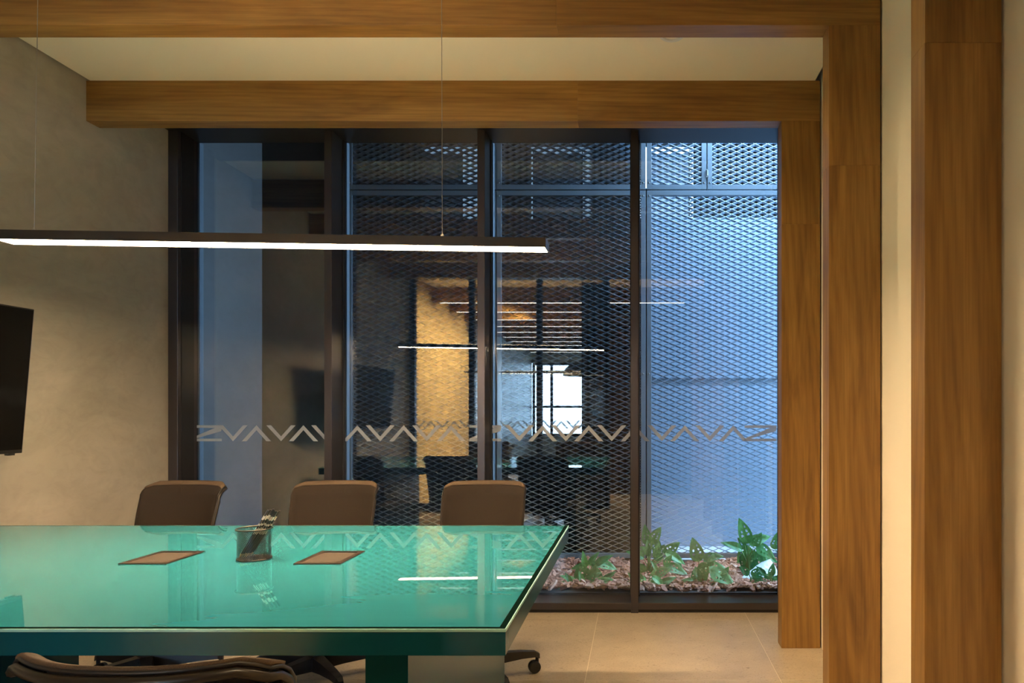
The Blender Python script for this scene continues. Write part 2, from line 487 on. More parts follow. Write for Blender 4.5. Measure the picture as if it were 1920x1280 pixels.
# ------------------------------------------------------------------ courtyard behind the glass
YS_ = 6.0
bed = tag(MB().box(XL, 2.65, YW1, YM+0.10, -0.2, 0.072).build('planter_soil', 'soil'), 'dark soil bed under the bark chips', 'soil', kind='structure')
tag(MB().box(XL-0.15, XL, YW1, YM-0.02, -0.2, 4.3).build('wall_courtyard_left', 'cement_out'),
    'smooth pale outdoor wall seen through the leftmost pane', 'wall', kind='structure')
tag(MB().box(XL-0.15, X(652, YM)-0.004, YM-0.02, YM+0.06, -0.2, 4.3).build('wall_courtyard_panel', 'dark_panel'),
    'dark glossy wall panel beside the mesh screens, through the leftmost pane', 'wall', kind='structure')
tag(MB().box(XL-0.3, 0.32, YW1-0.2, YS_+0.1, 3.62, 3.8).build('ceiling_light_block', 'void'), 'unseen dark roof slab added to shade the planter', 'roof', kind='structure')  # added roof, its edge set so daylight fades to the left
tag(MB().box(XL-0.3, 2.8, YS_+0.1, 7.74, 4.3, 4.45).build('ceiling_light_block_rear', 'void'), 'unseen dark roof slab added to keep light from behind the screens', 'roof', kind='structure')  # added to keep the space behind the mesh dark
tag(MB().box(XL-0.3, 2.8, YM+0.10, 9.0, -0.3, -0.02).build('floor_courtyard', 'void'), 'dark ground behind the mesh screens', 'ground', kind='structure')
tag(MB().box(0.09, 2.65, YM+0.10, YS_, -0.02, 0.03).build('floor_light_bounce', 'bounce_ground'), 'pale ground strip added to bounce light onto the rightmost screen', 'ground', kind='structure')  # added reflector, throws light up onto the right mesh strands
# unseen light well at the right end, shaped for the daylight falloff, open above
tag(MB().box(2.65, 2.8, YW1-0.2, YS_+0.1, -0.2, 0.9).build('wall_light_shaping_end', 'cement_out'), 'unseen low wall added to shape daylight right of the planter', 'wall', kind='structure')  # added out of view, its height limits the side light
tag(MB().box(-10, 12, -14, 14, -0.5, -0.31).build('floor_outside', 'concrete'), 'open concrete ground around the building', 'ground', kind='structure')
tag(MB().box(XL-0.45, XL-0.3, YM, 9.0, -0.3, 4.45).build('wall_light_block_left', 'void'), 'unseen dark side wall added to stop light behind the screens', 'wall', kind='structure')  # added to close the left side against stray sky light
tag(MB().box(XL-0.3, 2.8, YW1-0.2, YW1, 3.2, 3.62).build('wall_light_block_front', 'cement_out'), 'unseen outer wall added to block sky light above the glass', 'wall', kind='structure')  # added so no sky light enters over the room roof
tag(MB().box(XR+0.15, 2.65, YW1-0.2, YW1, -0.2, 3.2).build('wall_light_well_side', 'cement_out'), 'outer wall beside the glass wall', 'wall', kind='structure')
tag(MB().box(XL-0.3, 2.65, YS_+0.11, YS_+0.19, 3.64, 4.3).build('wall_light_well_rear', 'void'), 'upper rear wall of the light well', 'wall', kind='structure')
# pale sheet wall behind the right screen, two courses with an open joint
YS = 6.0
sh = tag(empty('wall_courtyard_sheet', (0.1, YS, 0)), 'pale sheet-clad wall behind the rightmost mesh screen', 'wall', kind='structure')
zj0, zj1, ztop = Z(722, YS), Z(709, YS), Z(408, YS)
for z0, z1 in ((0, zj0), (zj1, ztop)):
    MB().box(-0.01, 2.54, 0, 0.03, z0, z1).build('sheet', 'sheet', sh)
MB().box(0, 2.54, 0.03, 0.08, 0, ztop).build('backing', 'steel_blue', sh)
tag(MB().box(0.03, 0.09, YM+0.035, 7.6, -0.02, ztop).build('wall_light_block_return', 'void'), 'dark return wall added to block light behind the left screens', 'wall', kind='structure')  # added light barrier between the bright and dark screens
tag(MB().box(2.7, 2.8, YS, 9.0, -0.02, 4.3).build('wall_light_block_right', 'void'), 'unseen dark side wall added to block light beyond the sheet cladding', 'wall', kind='structure')  # added light barrier closing the space behind the sheet wall
# dark rear wall with three high windows
YR = 7.6
wz0, wz1 = Z(411, YR), Z(268, YR)
wx = [(X(788,YR), X(905,YR)), (X(993,YR), X(1109,YR)), (X(1196,YR), X(1301,YR))]
rw = tag(empty('wall_courtyard_rear', (0, YR, 0)), 'dark rear wall with three high windows behind the mesh', 'wall', kind='structure')
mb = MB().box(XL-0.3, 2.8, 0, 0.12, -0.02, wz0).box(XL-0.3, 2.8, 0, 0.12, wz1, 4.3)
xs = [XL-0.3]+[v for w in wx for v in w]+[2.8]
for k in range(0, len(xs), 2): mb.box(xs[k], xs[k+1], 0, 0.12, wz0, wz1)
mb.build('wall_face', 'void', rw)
lab = ['high courtyard window behind the second glass pane', 'high courtyard window behind the third glass pane', 'brightest high courtyard window behind the rightmost pane']
offs = [(0.02, 0.24), (0.03, 0.10), (0.10, 0.04)]
for k, (a, b) in enumerate(wx):
    w = tag(empty('window_%d' % (k+4), (a, YR+0.03, wz0)), lab[k], 'window', kind='structure')
    ww, hh = b-a, wz1-wz0
    l, r = offs[k]
    MB().box(l, ww-r, 0.03, 0.05, 0, hh-0.10).build('sliding_pane', 'glass_rain_daylit' if k == 2 else 'glass_rain', w)  # third pane is a lighter copy in place of stronger daylight
    MB().box(0, ww, 0.06, 0.07, 0, hh).build('pane', glass('dimming_pane_%d' % k, 0.0, (0.6, 0.6, 0.6) if k == 2 else (0.16, 0.16, 0.16)), w)  # tint added to tame the sky brightness behind
    MB().box(l, l+0.012, 0.015, 0.03, 0, hh-0.06).box(ww-r-0.012, ww-r, 0.015, 0.03, 0, hh-0.06).build('stile', 'alu_dark', w)

# expanded metal screens
LWD, SWD, TILT, SW, ST = 0.0937, 0.0388, math.radians(19), 0.025, 0.002
def expanded(x0, x1, z0, z1):
    mb = MB()
    d_up = Vector((LWD/2, 0, SWD/2)).normalized(); d_dn = Vector((LWD/2, 0, -SWD/2)).normalized()
    def frame(d):
        s = math.sin(TILT); cx = s*d.z/d.x
        c = Vector((cx, math.cos(TILT), -s)).normalized()
        n = d.cross(c).normalized()
        return c*SW/2, n*ST/2
    fu, fd = frame(d_up), frame(d_dn)
    def strand(p, q, fr):
        # clip to the panel
        if p.x > x1 or q.x < x0: return
        for a, b in ((p, q),):
            if a.x < x0: t = (x0-a.x)/(b.x-a.x); a = a.lerp(b, t)
            if b.x > x1: t = (x1-a.x)/(b.x-a.x); b = a.lerp(b, t)
            if (b-a).length < 0.004: return
            c, n = fr
            ring = [a-c-n, a+c-n, a+c+n, a-c+n, b-c-n, b+c-n, b+c+n, b-c+n]
            mb.add(ring, [(0,1,5,4),(1,2,6,5),(2,3,7,6),(3,0,4,7)])
    nx = int((x1-x0)/LWD)+2; nz = int((z1-z0)/SWD)+1
    for j in range(nz):
        z = z0+j*SWD+SWD*0.5
        if z > z1-0.2*SWD: continue
        for i in range(-1, nx):
            xa = x0+i*LWD
            a = Vector((xa, 0, z)); b = Vector((xa+LWD/2, 0, z+SWD/2)); c = Vector((xa+LWD, 0, z))
            e = Vector((xa+LWD/2, 0, z-SWD/2))
            strand(a, e, fd) ; strand(e, c, fu)          # lower V of the diamond row
            strand(a, b, fu) if j == nz-1 else None
            # strands of the offset row
        zb = z
        for i in range(-1, nx):
            xa = x0+i*LWD
            a = Vector((xa, 0, zb)); b = Vector((xa+LWD/2, 0, zb+SWD/2)); c = Vector((xa+LWD, 0, zb))
            if b.z < z1: strand(a, b, fu); strand(b, c, fd)
    return mb
FB = 0.036
zrail = Z(357.5, YM); zbot = 0.105; ztopm = 3.55
sx = [X(652, YM), X(931, YM), X(1211.5, YM), X(1211.5, YM)+1.13]
def screen(x0, x1, z0, z1, label, group, bolts=True):
    root = empty('mesh_screen', ((x0+x1)/2, YM, z0))
    tag(root, label, 'mesh screen', group)
    o = Vector(((x0+x1)/2, 0, z0))
    g = 0.004
    a, b, c, d = x0+g-o.x, x1-g-o.x, g, z1-z0-g
    for nm, q in (('frame_stile', (a, a+FB, c, d)), ('frame_stile', (b-FB, b, c, d)),
                  ('frame_rail', (a+FB, b-FB, c, c+FB)), ('frame_rail', (a+FB, b-FB, d-FB, d))):
        MB().box(q[0], q[1], -0.02, 0.02, q[2], q[3]).build(nm, 'steel_blue', root, bevel=0.002)
    m = expanded(a+FB-0.004, b-FB+0.004, c+FB-0.004, d-FB+0.004).build('expanded_metal', 'mesh', root)
    m['kind'] = 'stuff'
    if bolts:
        for bx in (a+FB/2, b-FB/2):
            for bz in ([c+0.05, d-0.05] if d < 1.0 else [c+0.10, c+1.39, d-0.04]):
                MB().lathe([(0.007, 0), (0.007, 0.003), (0.004, 0.006)], 8).build('bolt', 'wire', root, loc=(bx, -0.02, bz)).rotation_euler = (PI/2, 0, 0)
    return root
names = ['second', 'third', 'rightmost']
for k in range(3):
    screen(sx[k], sx[k+1], zbot, zrail, 'tall expanded metal screen behind the %s glass pane' % names[k], 'tall mesh screens')
xm = X(1325, YM)
screen(sx[0], sx[1], zrail, ztopm, 'short upper expanded metal screen behind the second glass pane', 'upper mesh screens')
screen(sx[1], sx[2], zrail, ztopm, 'short upper expanded metal screen behind the third glass pane', 'upper mesh screens')
screen(sx[2], xm, zrail, ztopm, 'narrow upper mesh hatch left of the latch, rightmost pane', 'upper mesh screens')
lt = screen(xm, sx[3], zrail, ztopm, 'upper mesh hatch right of the latch, rightmost pane', 'upper mesh screens')
MB().box(-0.008, 0.008, -0.04, -0.02, 0, 0.06).tube([(0, -0.035, 0.01), (0, -0.035, 0.05)], 0.009, 8).build('latch', 'wire', lt, loc=(xm-(xm+sx[3])/2, 0, 0.09))

# ------------------------------------------------------------------ hall behind the viewpoint (mirrored in the glass)
tag(MB().box(XL-0.15, XL, -3.2, 0.05, 0, 3.1).build('wall_hall_left', 'ochre'), 'warm ochre hall wall mirrored in the second pane', 'wall', kind='structure')
# the cement wall stops at the glass partition
for v in wl.data.vertices:
    if v.co.y < 0: v.co.y = 0.05
tag(MB().box(XL-0.15, XL, YBACK, -3.2, 0, 3.1).build('wall_hall_far_left', 'grey_cabinet'), 'pale grey panelled hall wall mirrored beside the far window', 'wall', kind='structure')
hb = tag(empty('wall_hall_end', (0, YBACK, 0)), 'end wall of the hall around the far window', 'wall', kind='structure')
hz0, hz1 = 0.55, 2.50
MB().box(XL-0.15, XR+0.15, -0.15, 0, 0, hz0).box(XL-0.15, XR+0.15, -0.15, 0, hz1, 3.1).build('wall_face', 'grey_cabinet', hb)
w3 = tag(empty('window_3', (0, YBACK-0.1, 0)), 'bright far window of the hall mirrored in the third pane', 'window', kind='structure')
for x in (XL, -2.36, -1.20, -0.05, XR-0.06): MB().box(x, x+0.07, -0.03, 0.03, hz0, hz1).build('frame_stile', 'alu_dark', w3)
for z in (hz0, 1.30, 2.24, hz1-0.06): MB().box(XL, XR, -0.028, 0.028, z, z+0.06).build('frame_rail', 'alu_dark', w3)
MB().box(XL, XR, -0.004, 0.004, hz0, hz1).build('pane', 'glass_clear', w3)
# glass partition
YP = 0.10
w2 = tag(empty('window_2', (0, YP, 0)), 'dark framed glass partition between room and hall, mirrored in the glass wall', 'window', kind='structure')
pxs = [XL+0.03, -2.07, -1.23, -0.40]
for x in pxs: MB().box(x-0.035, x+0.035, -0.04, 0.04, 0, CEIL).build('partition_post', 'alu_dark', w2)
MB().box(XL, -0.36, -0.04, 0.04, CEIL-0.06, CEIL).build('head', 'alu_dark', w2)
MB().box(XL, -0.36, -0.04, 0.04, 0.0, 0.07).build('sill', 'alu_dark', w2)
for k in range(3):
    MB().box(pxs[k]+0.035, pxs[k+1]-0.035, -0.005, 0.005, 0.07, CEIL-0.06).build('pane', 'glass_clear', w2)
    c0 = (pxs[k]+pxs[k+1])/2
    for q in range(5):
        mb = MB(); motif(mb, 'a' if q % 2 else 'v', 0, 0.0062, lambda p: (p[0]/F*YG, (812-p[1])/F*YG))
        mb.build('frosted_motif', 'vinyl', w2, loc=(c0+(q-2)*0.146, 0, 1.05))
dr = tag(empty('door_1', (-0.72, -0.06, 0)), 'dark laminate door leaf mirrored at the right of the third pane', 'door', kind='structure')
MB().box(0, 0.36, -0.04, 0.0, 0.01, 2.85).build('leaf', 'walnut_door', dr, bevel=0.003)
MB().box(0.06, 0.075, 0.0, 0.05, 0.95, 1.15).build('handle', 'wire', dr)
# hall downlights washing the ochre wall
def downlight(x, y, power, target, size=50, label='', group='hall downlights'):
    r = tag(empty('ceiling_downlight', (x, y, CEIL)), label, 'downlight', group)
    MB().lathe([(0.055, 0.0), (0.055, -0.006), (0.042, -0.006), (0.038, 0.0)], 20, closed=True).build('trim_ring', 'white_plastic', r)
    l = bpy.data.lights.new('downlight_lamp', 'SPOT'); l.energy = power; l.color = (1.0, 0.74, 0.42); l.spot_size = math.radians(size); l.spot_blend = 1.0; l.shadow_soft_size = 0.04
    o = bpy.data.objects.new('downlight_lamp', l); C.objects.link(o); o.location = (x, y, CEIL-0.02)
    o.rotation_euler = (Vector(target)-Vector((x, y, CEIL-0.02))).to_track_quat('-Z', 'Y').to_euler()
for k, y in enumerate((-0.40, -1.35, -2.3)):
    downlight(-1.75, y, 190, (XL+0.1, y, 1.0), 125, ['hall downlight nearest the glass partition', 'middle one of the three hall downlights', 'hall downlight farthest from the glass partition'][k])
tag(MB().box(-0.75, XR, -1.5, -1.4, 0, 3.05).build('wall_hall_wood', 'walnut_door'), 'dark laminate hall wall mirrored at the right of the third pane', 'wall', kind='structure')
# recessed downlights between the beams of the room
for (x, y, pw_, lb_) in ((0.15, 3.08, 14, 'recessed downlight over the open floor by the glass wall'),
                    (0.15, 2.18, 12, 'recessed downlight in the second bay by the posts')):
    downlight(x, y, pw_, (x, y, 0), 130, lb_, 'room downlights')
downlight(0.2, 0.45, 20, (0.2, 0.45, 0), 140, 'unseen downlight added by the glass partition to light the post fronts')  # added lamp, brightens the post fronts and right wall
# dome pendant in the hall
dm = tag(empty('dome_pendant', (-1.15, -5.6, 1.95)), 'large dark dome pendant mirrored before the far window', 'pendant lamp')
prof = [(0.42*math.cos(a), 0.30*math.sin(a)) for a in [PI/2*k/8 for k in range(8)]]+[(0.02, 0.30)]
MB().lathe(prof+[(0.02, 0.285)]+[(max(0.41*math.cos(a),0.01), 0.285*math.sin(a)) for a in [PI/2*k/8 for k in range(7, -1, -1)]], 32, closed=True).build('shade', 'dome', dm, smooth=True)
MB().tube([(0,0,0.30), (0,0,CEIL-1.95)], 0.004, 6).build('cord', 'dome', dm)

# ------------------------------------------------------------------ linear pendants
def linear_pendant(loc, length, tilt, wires, label, w=0.085, h=0.032):
    r = tag(empty('linear_pendant', loc), label, 'pendant lamp')
    mb = MB().box(-length/2, length/2, -w/2, -w/2+0.004, 0, h).box(-length/2, length/2, w/2-0.004, w/2, 0, h)\
             .box(-length/2, length/2, -w/2+0.004, w/2-0.004, h-0.006, h)
    mb.build('housing', 'lamp_body', r)
    for s in (-1, 1):
        MB().box(min(s*length/2, s*(length/2+0.004)), max(s*length/2, s*(length/2+0.004)), -w/2, w/2, 0, h).build('end_cap', 'lamp_body', r)
    MB().box(-length/2+0.001, length/2-0.001, -w/2+0.004, w/2-0.004, 0.001, 0.006).build('diffuser', 'lamp_lens', r)
    MB().box(-length*0.31, length*0.31, -w/2+0.006, w/2-0.006, h, h+0.001).build('upper_diffuser', 'lamp_up', r)
    for x, lean in wires:
        o = MB().tube([(x, 0, h), (x+lean, 0, CEIL-loc[2])], 0.0011, 6).build('suspension_wire', 'wire', r)
        MB().lathe([(0.006, 0), (0.006, 0.012), (0.003, 0.018)], 10).build('wire_gripper', 'wire', o, loc=(x, 0, h))
    r.rotation_euler = (0, tilt, 0)
    return r
YL = 2.355
xr, xl = X(1024, YL), -2.19
zr = Z(463, YL-0.042)
tl = 0.0150
linear_pendant(((xr+xl)/2, YL, zr+tl*(xr-xl)/2), xr-xl, tl,
               [(X(829, YL)-(xr+xl)/2, -0.019), (X(64, YL)-(xr+xl)/2, 0.0)],
               'long thin black linear pendant with glowing underside over the table')
linear_pendant((-1.45, -1.6, 1.78), 2.3, 0.004, [(-0.7, 0), (0.7, 0)], 'thin linear pendant of the hall mirrored as a fine line', 0.03, 0.03)

# ------------------------------------------------------------------ television
tv = empty('television', (XL, 2.2, 1.34))
tag(tv, 'black flat television tilted down on the cement wall', 'television')
yt = 2.887; tvw = 1.45
xt_, xb_, zt_, zb_ = X(65, yt), X(42, yt), Z(580, yt), Z(849, yt)
fr = Vector((xt_-xb_, 0, zt_-zb_)); hgt = fr.length
ang = math.atan2(fr.x, fr.z)
body = MB().box(-0.035, 0.0, -tvw/2, tvw/2, 0, hgt).build('body', 'tv_body', tv, bevel=0.003)
body.location = (xb_-XL, yt-tvw/2-2.2, zb_-1.34); body.rotation_euler = (0, ang, 0)
MB().box(0.0, 0.0015, -tvw/2+0.006, tvw/2-0.006, 0.016, hgt-0.006).build('screen', 'screen', body)
MB().box(-0.02, -0.004, tvw/2-0.06, tvw/2-0.03, -0.008, 0.0).build('foot_mount', 'tv_body', body)
MB().box(0.0, 0.02, -0.25, 0.25, -0.2, 0.2).box(0.02, 0.22, -0.03, 0.03, -0.03, 0.03).build('wall_bracket', 'black_plastic', tv, loc=(0, yt-tvw/2-2.2, 0))

# ------------------------------------------------------------------ conference table
KT = (H-TZ)*F
def TY(py): return KT/(py-VY)
yf, yn = TY(985), TY(1179)
xtr, xtl = X(1066, yf), -2.70
table = empty('conference_table', ((xtr+xtl)/2, (yf+yn)/2, 0))
tag(table, 'long teal conference table with back-painted glass top and slab legs', 'table')
O = table.location
def tb(name, mat, x0, x1, y0, y1, z0, z1, bevel=0.0):
    return MB().box(x0-O.x, x1-O.x, y0-O.y, y1-O.y, z0, z1).build(name, mat, table, bevel=bevel)
GT = 0.006
zap = Z(1229, yn)
tb('apron', 'teal', xtl, xtr, yn, yn+0.03, zap, TZ-GT-0.001, 0.001)
tb('apron', 'teal', xtl, xtr, yf-0.03, yf, zap, TZ-GT-0.001, 0.001)
tb('apron', 'teal', xtr-0.03, xtr, yn+0.03, yf-0.03, zap, TZ-GT-0.001, 0.001)
tb('apron', 'teal', xtl, xtl+0.03, yn+0.03, yf-0.03, zap, TZ-GT-0.001, 0.001)
tb('underframe', 'teal', xtl+0.03, xtr-0.03, yn+0.03, yf-0.03, TZ-GT-0.03, TZ-GT-0.001)
# slab legs
yl0 = yn+0.10
xleg = X(765, yl0)
for x0, x1 in ((xleg-0.10, xleg), (xtl+0.35, xtl+0.45)):
    tb('slab_leg', 'teal', x0, x1, yl0, yf-0.10, 0, zap+0.03, 0.001)
# glass: painted field, dark rim painting its refraction, pale strip painting the edge highlight
rim = 0.016
tb('glass_top', 'teal_top', xtl+rim, xtr-rim, yn+rim, yf-rim*0.5, TZ-GT, TZ)
gr = MB()
for q in ((xtl, xtr, yn, yn+rim), (xtl, xtr, yf-rim*0.5, yf), (xtr-rim, xtr, yn+rim, yf-rim*0.5), (xtl, xtl+rim, yn+rim, yf-rim*0.5)):
    gr.box(q[0]-O.x, q[1]-O.x, q[2]-O.y, q[3]-O.y, TZ-GT+0.001, TZ-0.0002)
gr.build('glass_rim', 'glass_rim', table)
ge = MB()
e = 0.0012
for q in ((xtl-e, xtr+e, yn-e, yn), (xtr, xtr+e, yn, yf), (xtl-e, xtr+e, yf, yf+e), (xtl-e, xtl, yn, yf)):
    ge.box(q[0]-O.x, q[1]-O.x, q[2]-O.y, q[3]-O.y, TZ-GT, TZ)
for q in ((xtl, xtr, yn-e, yn+0.0015), (xtr-0.0015, xtr+e, yn, yf)):
    ge.box(q[0]-O.x, q[1]-O.x, q[2]-O.y, q[3]-O.y, TZ-0.0002, TZ+0.0002)
ge.build('glass_edge', 'glass_edge', table)
# cable hatches
def hatch(x0, x1, y0, y1):
    a, b, c, d = x0-O.x, x1-O.x, y0-O.y, y1-O.y; t = 0.017
    f = MB()
    for q in ((a, b, c, c+t), (a, b, d-t, d), (a, a+t, c+t, d-t), (b-t, b, c+t, d-t)): f.box(*q, TZ, TZ+0.0035)
    o = f.build('cable_hatch', 'bronze', table, bevel=0.0008)
    MB().box(a+t, b-t, c+t, d-t-0.016, TZ, TZ+0.0022).build('hatch_lid', 'hatch', o)
    MB().box(a+t, b-t, d-t-0.016, d-t, TZ, TZ+0.0008).build('finger_slot', 'black_gap', o)
ya, yb = TY(1058), TY(1034)
for p0, p1 in ((221, 312), (549.5, 638.5)):
    hatch(X(p0, ya), X(p1, ya), ya, yb)

# ------------------------------------------------------------------ pen cup and pencils
yc = TY(1047.5); xc = X(477, yc)
cup = tag(empty('pen_cup', (xc, yc, TZ)), 'round black wire mesh pen cup on the teal glass tabletop', 'pen cup')
R0, HC = 0.0495, 0.098
MB().lathe([(0.002, 0.0005), (R0+0.002, 0.0005), (R0+0.002, 0.004), (0.002, 0.003)], 40, closed=True).build('base', 'dark_wire', cup, smooth=False)
ringp = [(1.0*math.cos(2*PI*k/40)*(R0+0.003), math.sin(2*PI*k/40)*(R0+0.003), HC) for k in range(41)]
MB().tube(ringp, 0.0028, 8, cap=False).build('rim', 'dark_wire', cup, smooth=True)
ringb = [(1.0*math.cos(2*PI*k/40)*(R0+0.0005), math.sin(2*PI*k/40)*(R0+0.0005), 0.003) for k in range(41)]
MB().tube(ringb, 0.0022, 6, cap=False).build('base_ring', 'dark_wire', cup, smooth=True)
mw = MB(); NA, NZ, tw = 60, 24, 0.0008
for j in range(NZ):
    z0, z1 = 0.003+(HC-0.003)*j/NZ, 0.003+(HC-0.003)*(j+1)/NZ
    for k in range(NA):
        for sgn in (-1, 1):
            off = 0.5*(j % 2)
            a0, a1 = 2*PI*(k+off)/NA, 2*PI*(k+off+sgn*0.5)/NA
            p = Vector((R0*math.cos(a0), R0*math.sin(a0), z0)); q = Vector((R0*math.cos(a1), R0*math.sin(a1), z1))
            t = Vector((-math.sin(a0), math.cos(a0), 0))*tw
            mw.add([p-t, p+t, q+t, q-t], [(0,1,2,3)])
mesh_wall = mw.build('mesh_wall', 'dark_wire', cup); mesh_wall['kind'] = 'stuff'
def pencil(base, top, label, col='pencil_black'):
    base, top = Vector(base), Vector(top); L = (top-base).length
    r = empty('pencil', base); r.rotation_euler = (top-base).to_track_quat('Z', 'Y').to_euler()
    tag(r, label, 'pencil', 'black pencils in the pen cup')
    MB().tube([(0,0,0.018), (0,0,L)], 0.0034, 6).build('barrel', col, r)
    MB().tube([(0,0,0.003), (0,0,0.018)], [0.0008, 0.0034], 6).build('sharpened_tip', 'pencil_wood', r)
    for z0, z1 in ((L*0.50, L*0.62), (L*0.68, L*0.72), (L*0.80, L*0.88)):
        MB().tube([(0,0,z0), (0,0,z1)], 0.00352, 6).build('printed_band', 'pencil_silver', r)
def tp(px, py, dy=0.0): return (X(px, yc+dy), yc+dy, Z(py, yc+dy))
tops = [(503, 956, 0.0), (508, 955, -0.012), (513, 954, 0.012), (517, 958, 0.004), (520, 958, -0.008), (525, 957, 0.010)]
plab = ['leftmost leaning black pencil in the mesh pen cup', 'second leaning black pencil from the left in the pen cup', 'tallest leaning black pencil in the middle of the pen cup',
        'fourth leaning black pencil from the left in the pen cup', 'fifth leaning black pencil from the left in the pen cup', 'rightmost leaning black pencil in the mesh pen cup']
for k, (px, py, dy) in enumerate(tops):
    bx = X(452+2.2*k, yc)+0.0015; by = yc+(-0.016+0.0065*k)
    pencil((bx, by, TZ+0.0045), tp(px, py, dy), plab[k])

# ------------------------------------------------------------------ chairs
def smooth_tube(mb, pts, r, n=8): return mb.tube(pts, r, n)
def back_surface(u, v):
    # u across -1..1, v up 0..1 ; returns point in chair space (sitter looks to -y)
    lip0 = 0.80
    zz = min(v, lip0)/lip0
    w = 0.196*(0.93+0.07*zz)
    x = u*w
    y = 0.165+0.050*zz+0.050*zz*zz
    z = 0.45+0.345*zz
    curve = 0.070*(abs(u)**2.4)
    y -= curve*(0.55+0.45*zz)
    if v > lip0:
        t = (v-lip0)/(1-lip0)*math.radians(78); R = 0.073
        y += R*(1-math.cos(t)); z += R*math.sin(t)
        x *= 1-0.02*(t/1.5)**2
    z -= 0.016*max(0, abs(u)-0.86)/0.14*max(0, (v-0.8)/0.2)
    return Vector((x, y, z))
def make_chair():
    r = empty('office_chair')
    NU, NV = 24, 26
    vs = [back_surface(-1+2*i/NU, j/NV) for j in range(NV+1) for i in range(NU+1)]
    fs = [(j*(NU+1)+i, j*(NU+1)+i+1, (j+1)*(NU+1)+i+1, (j+1)*(NU+1)+i) for j in range(NV) for i in range(NU)]
    mb = MB().add(vs, fs)
    bk = mb.build('backrest', 'fabric', r, smooth=True)
    sd = bk.modifiers.new('thick', 'SOLIDIFY'); sd.thickness = 0.006; sd.offset = 0
    # dark rear lining
    vs2 = [back_surface((-1+2*i/NU)*0.93, 0.04+0.80*j/NV)+Vector((0, 0.016, 0)) for j in range(NV+1) for i in range(NU+1)]
    rl = MB().add(vs2, fs).build('rear_mesh', 'fabric_dark', r, smooth=True)
    sd = rl.modifiers.new('thick', 'SOLIDIFY'); sd.thickness = 0.003; sd.offset = 0
    # top roll in lighter fabric, piping and gloss frame round the edge
    vs3 = [back_surface((-1+2*i/NU)*1.0, 0.93+0.07*j/4)+Vector((0, 0.004, 0.005)) for j in range(5) for i in range(NU+1)]
    fs3 = [(j*(NU+1)+i, j*(NU+1)+i+1, (j+1)*(NU+1)+i+1, (j+1)*(NU+1)+i) for j in range(4) for i in range(NU)]
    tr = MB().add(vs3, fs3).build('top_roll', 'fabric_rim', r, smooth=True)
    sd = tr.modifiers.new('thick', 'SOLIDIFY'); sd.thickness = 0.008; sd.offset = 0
    edge = [back_surface(-1, v) for v in [k/20 for k in range(0, 20)]]+[back_surface(-1+2*i/NU, 1.0) for i in range(NU+1)]+[back_surface(1, v) for v in [k/20 for k in range(19, -1, -1)]]
    MB().tube([p+Vector((0, 0.004, 0.001)) for p in edge], 0.0035, 6).build('piping', 'black_plastic', r, smooth=True)
    MB().tube([p+Vector((0, 0.010, -0.010)) for p in edge], 0.0075, 8).build('back_frame', 'gloss_plastic', r, smooth=True)
    # seat
    def rr(w, d, rad, n=5):
        out = []
        for cx, cy, a0 in ((w-rad, d-rad, 0), (-w+rad, d-rad, PI/2), (-w+rad, -d+rad, PI), (w-rad, -d+rad, 1.5*PI)):
            for k in range(n+1):
                a = a0+PI/2*k/n; out.append((cx+rad*math.cos(a), cy+rad*math.sin(a)))
        return out
    layers = [(0.215, 0.205, 0.425), (0.235, 0.225, 0.435), (0.24, 0.23, 0.455), (0.23, 0.22, 0.475), (0.20, 0.19, 0.482)]
    vs, fs = [], []
    n = 24
    for w, d, z in layers:
        vs += [(x, y-0.01, z) for x, y in rr(w, d, 0.07)]
    for j in range(len(layers)-1):
        fs += [(j*n+k, j*n+(k+1) % n, (j+1)*n+(k+1) % n, (j+1)*n+k) for k in range(n)]
    fs += [tuple(range(n))[::-1], tuple(range((len(layers)-1)*n, len(layers)*n))]
    MB().add(vs, fs).build('seat', 'fabric', r, smooth=True)
    MB().tube([(0, 0.08, 0.41), (0, 0.20, 0.40), (0, 0.245, 0.47), (0, 0.262, 0.60), (0, 0.268, 0.68)], [0.022, 0.022, 0.020, 0.017, 0.012], 8).build('back_support', 'black_plastic', r, smooth=True)
    MB().box(-0.10, 0.10, -0.09, 0.10, 0.385, 0.425).build('tilt_mechanism', 'black_plastic', r, bevel=0.01)
    MB().lathe([(0.026, 0.10), (0.026, 0.24), (0.015, 0.24), (0.015, 0.39)], 16).build('gas_column', 'black_plastic', r, smooth=False)
    MB().lathe([(0.030, 0.055), (0.046, 0.075), (0.046, 0.105), (0.030, 0.125)], 20).build('hub', 'black_plastic', r)
    # one star leg with its caster, five times
    leg = MB()
    st = [(0.030, 0.030, 0.062, 0.122), (0.12, 0.024, 0.072, 0.118), (0.22, 0.020, 0.078, 0.110), (0.285, 0.017, 0.076, 0.100), (0.305, 0.012, 0.066, 0.088)]
    vs = []
    for x, w, z0, z1 in st:
        vs += [(x, -w, z0), (x, w, z0), (x, w*0.8, z1), (x, -w*0.8, z1)]
    fs = [(0,1,2,3), tuple(range(len(vs)-4, len(vs)))]
    for i in range(len(st)-1):
        for k in range(4): fs.append((i*4+k, i*4+(k+1) % 4, (i+1)*4+(k+1) % 4, (i+1)*4+k))
    leg.add(vs, fs)
    leg_me = leg.mesh('leg', 'black_plastic')
    cs_ = MB()
    cs_.tube([(0.295, 0, 0.08), (0.295, 0, 0.045)], 0.008, 8)
    for s in (-1, 1):
        cs_.tube([(0.282, s*0.006, 0.028), (0.282, s*0.020, 0.028)], [0.028, 0.026], 18, up=(0,0,1))
    cs_.box(0.272, 0.30, -0.005, 0.005, 0.022, 0.055)
    cs_me = cs_.mesh('caster', 'rubber')
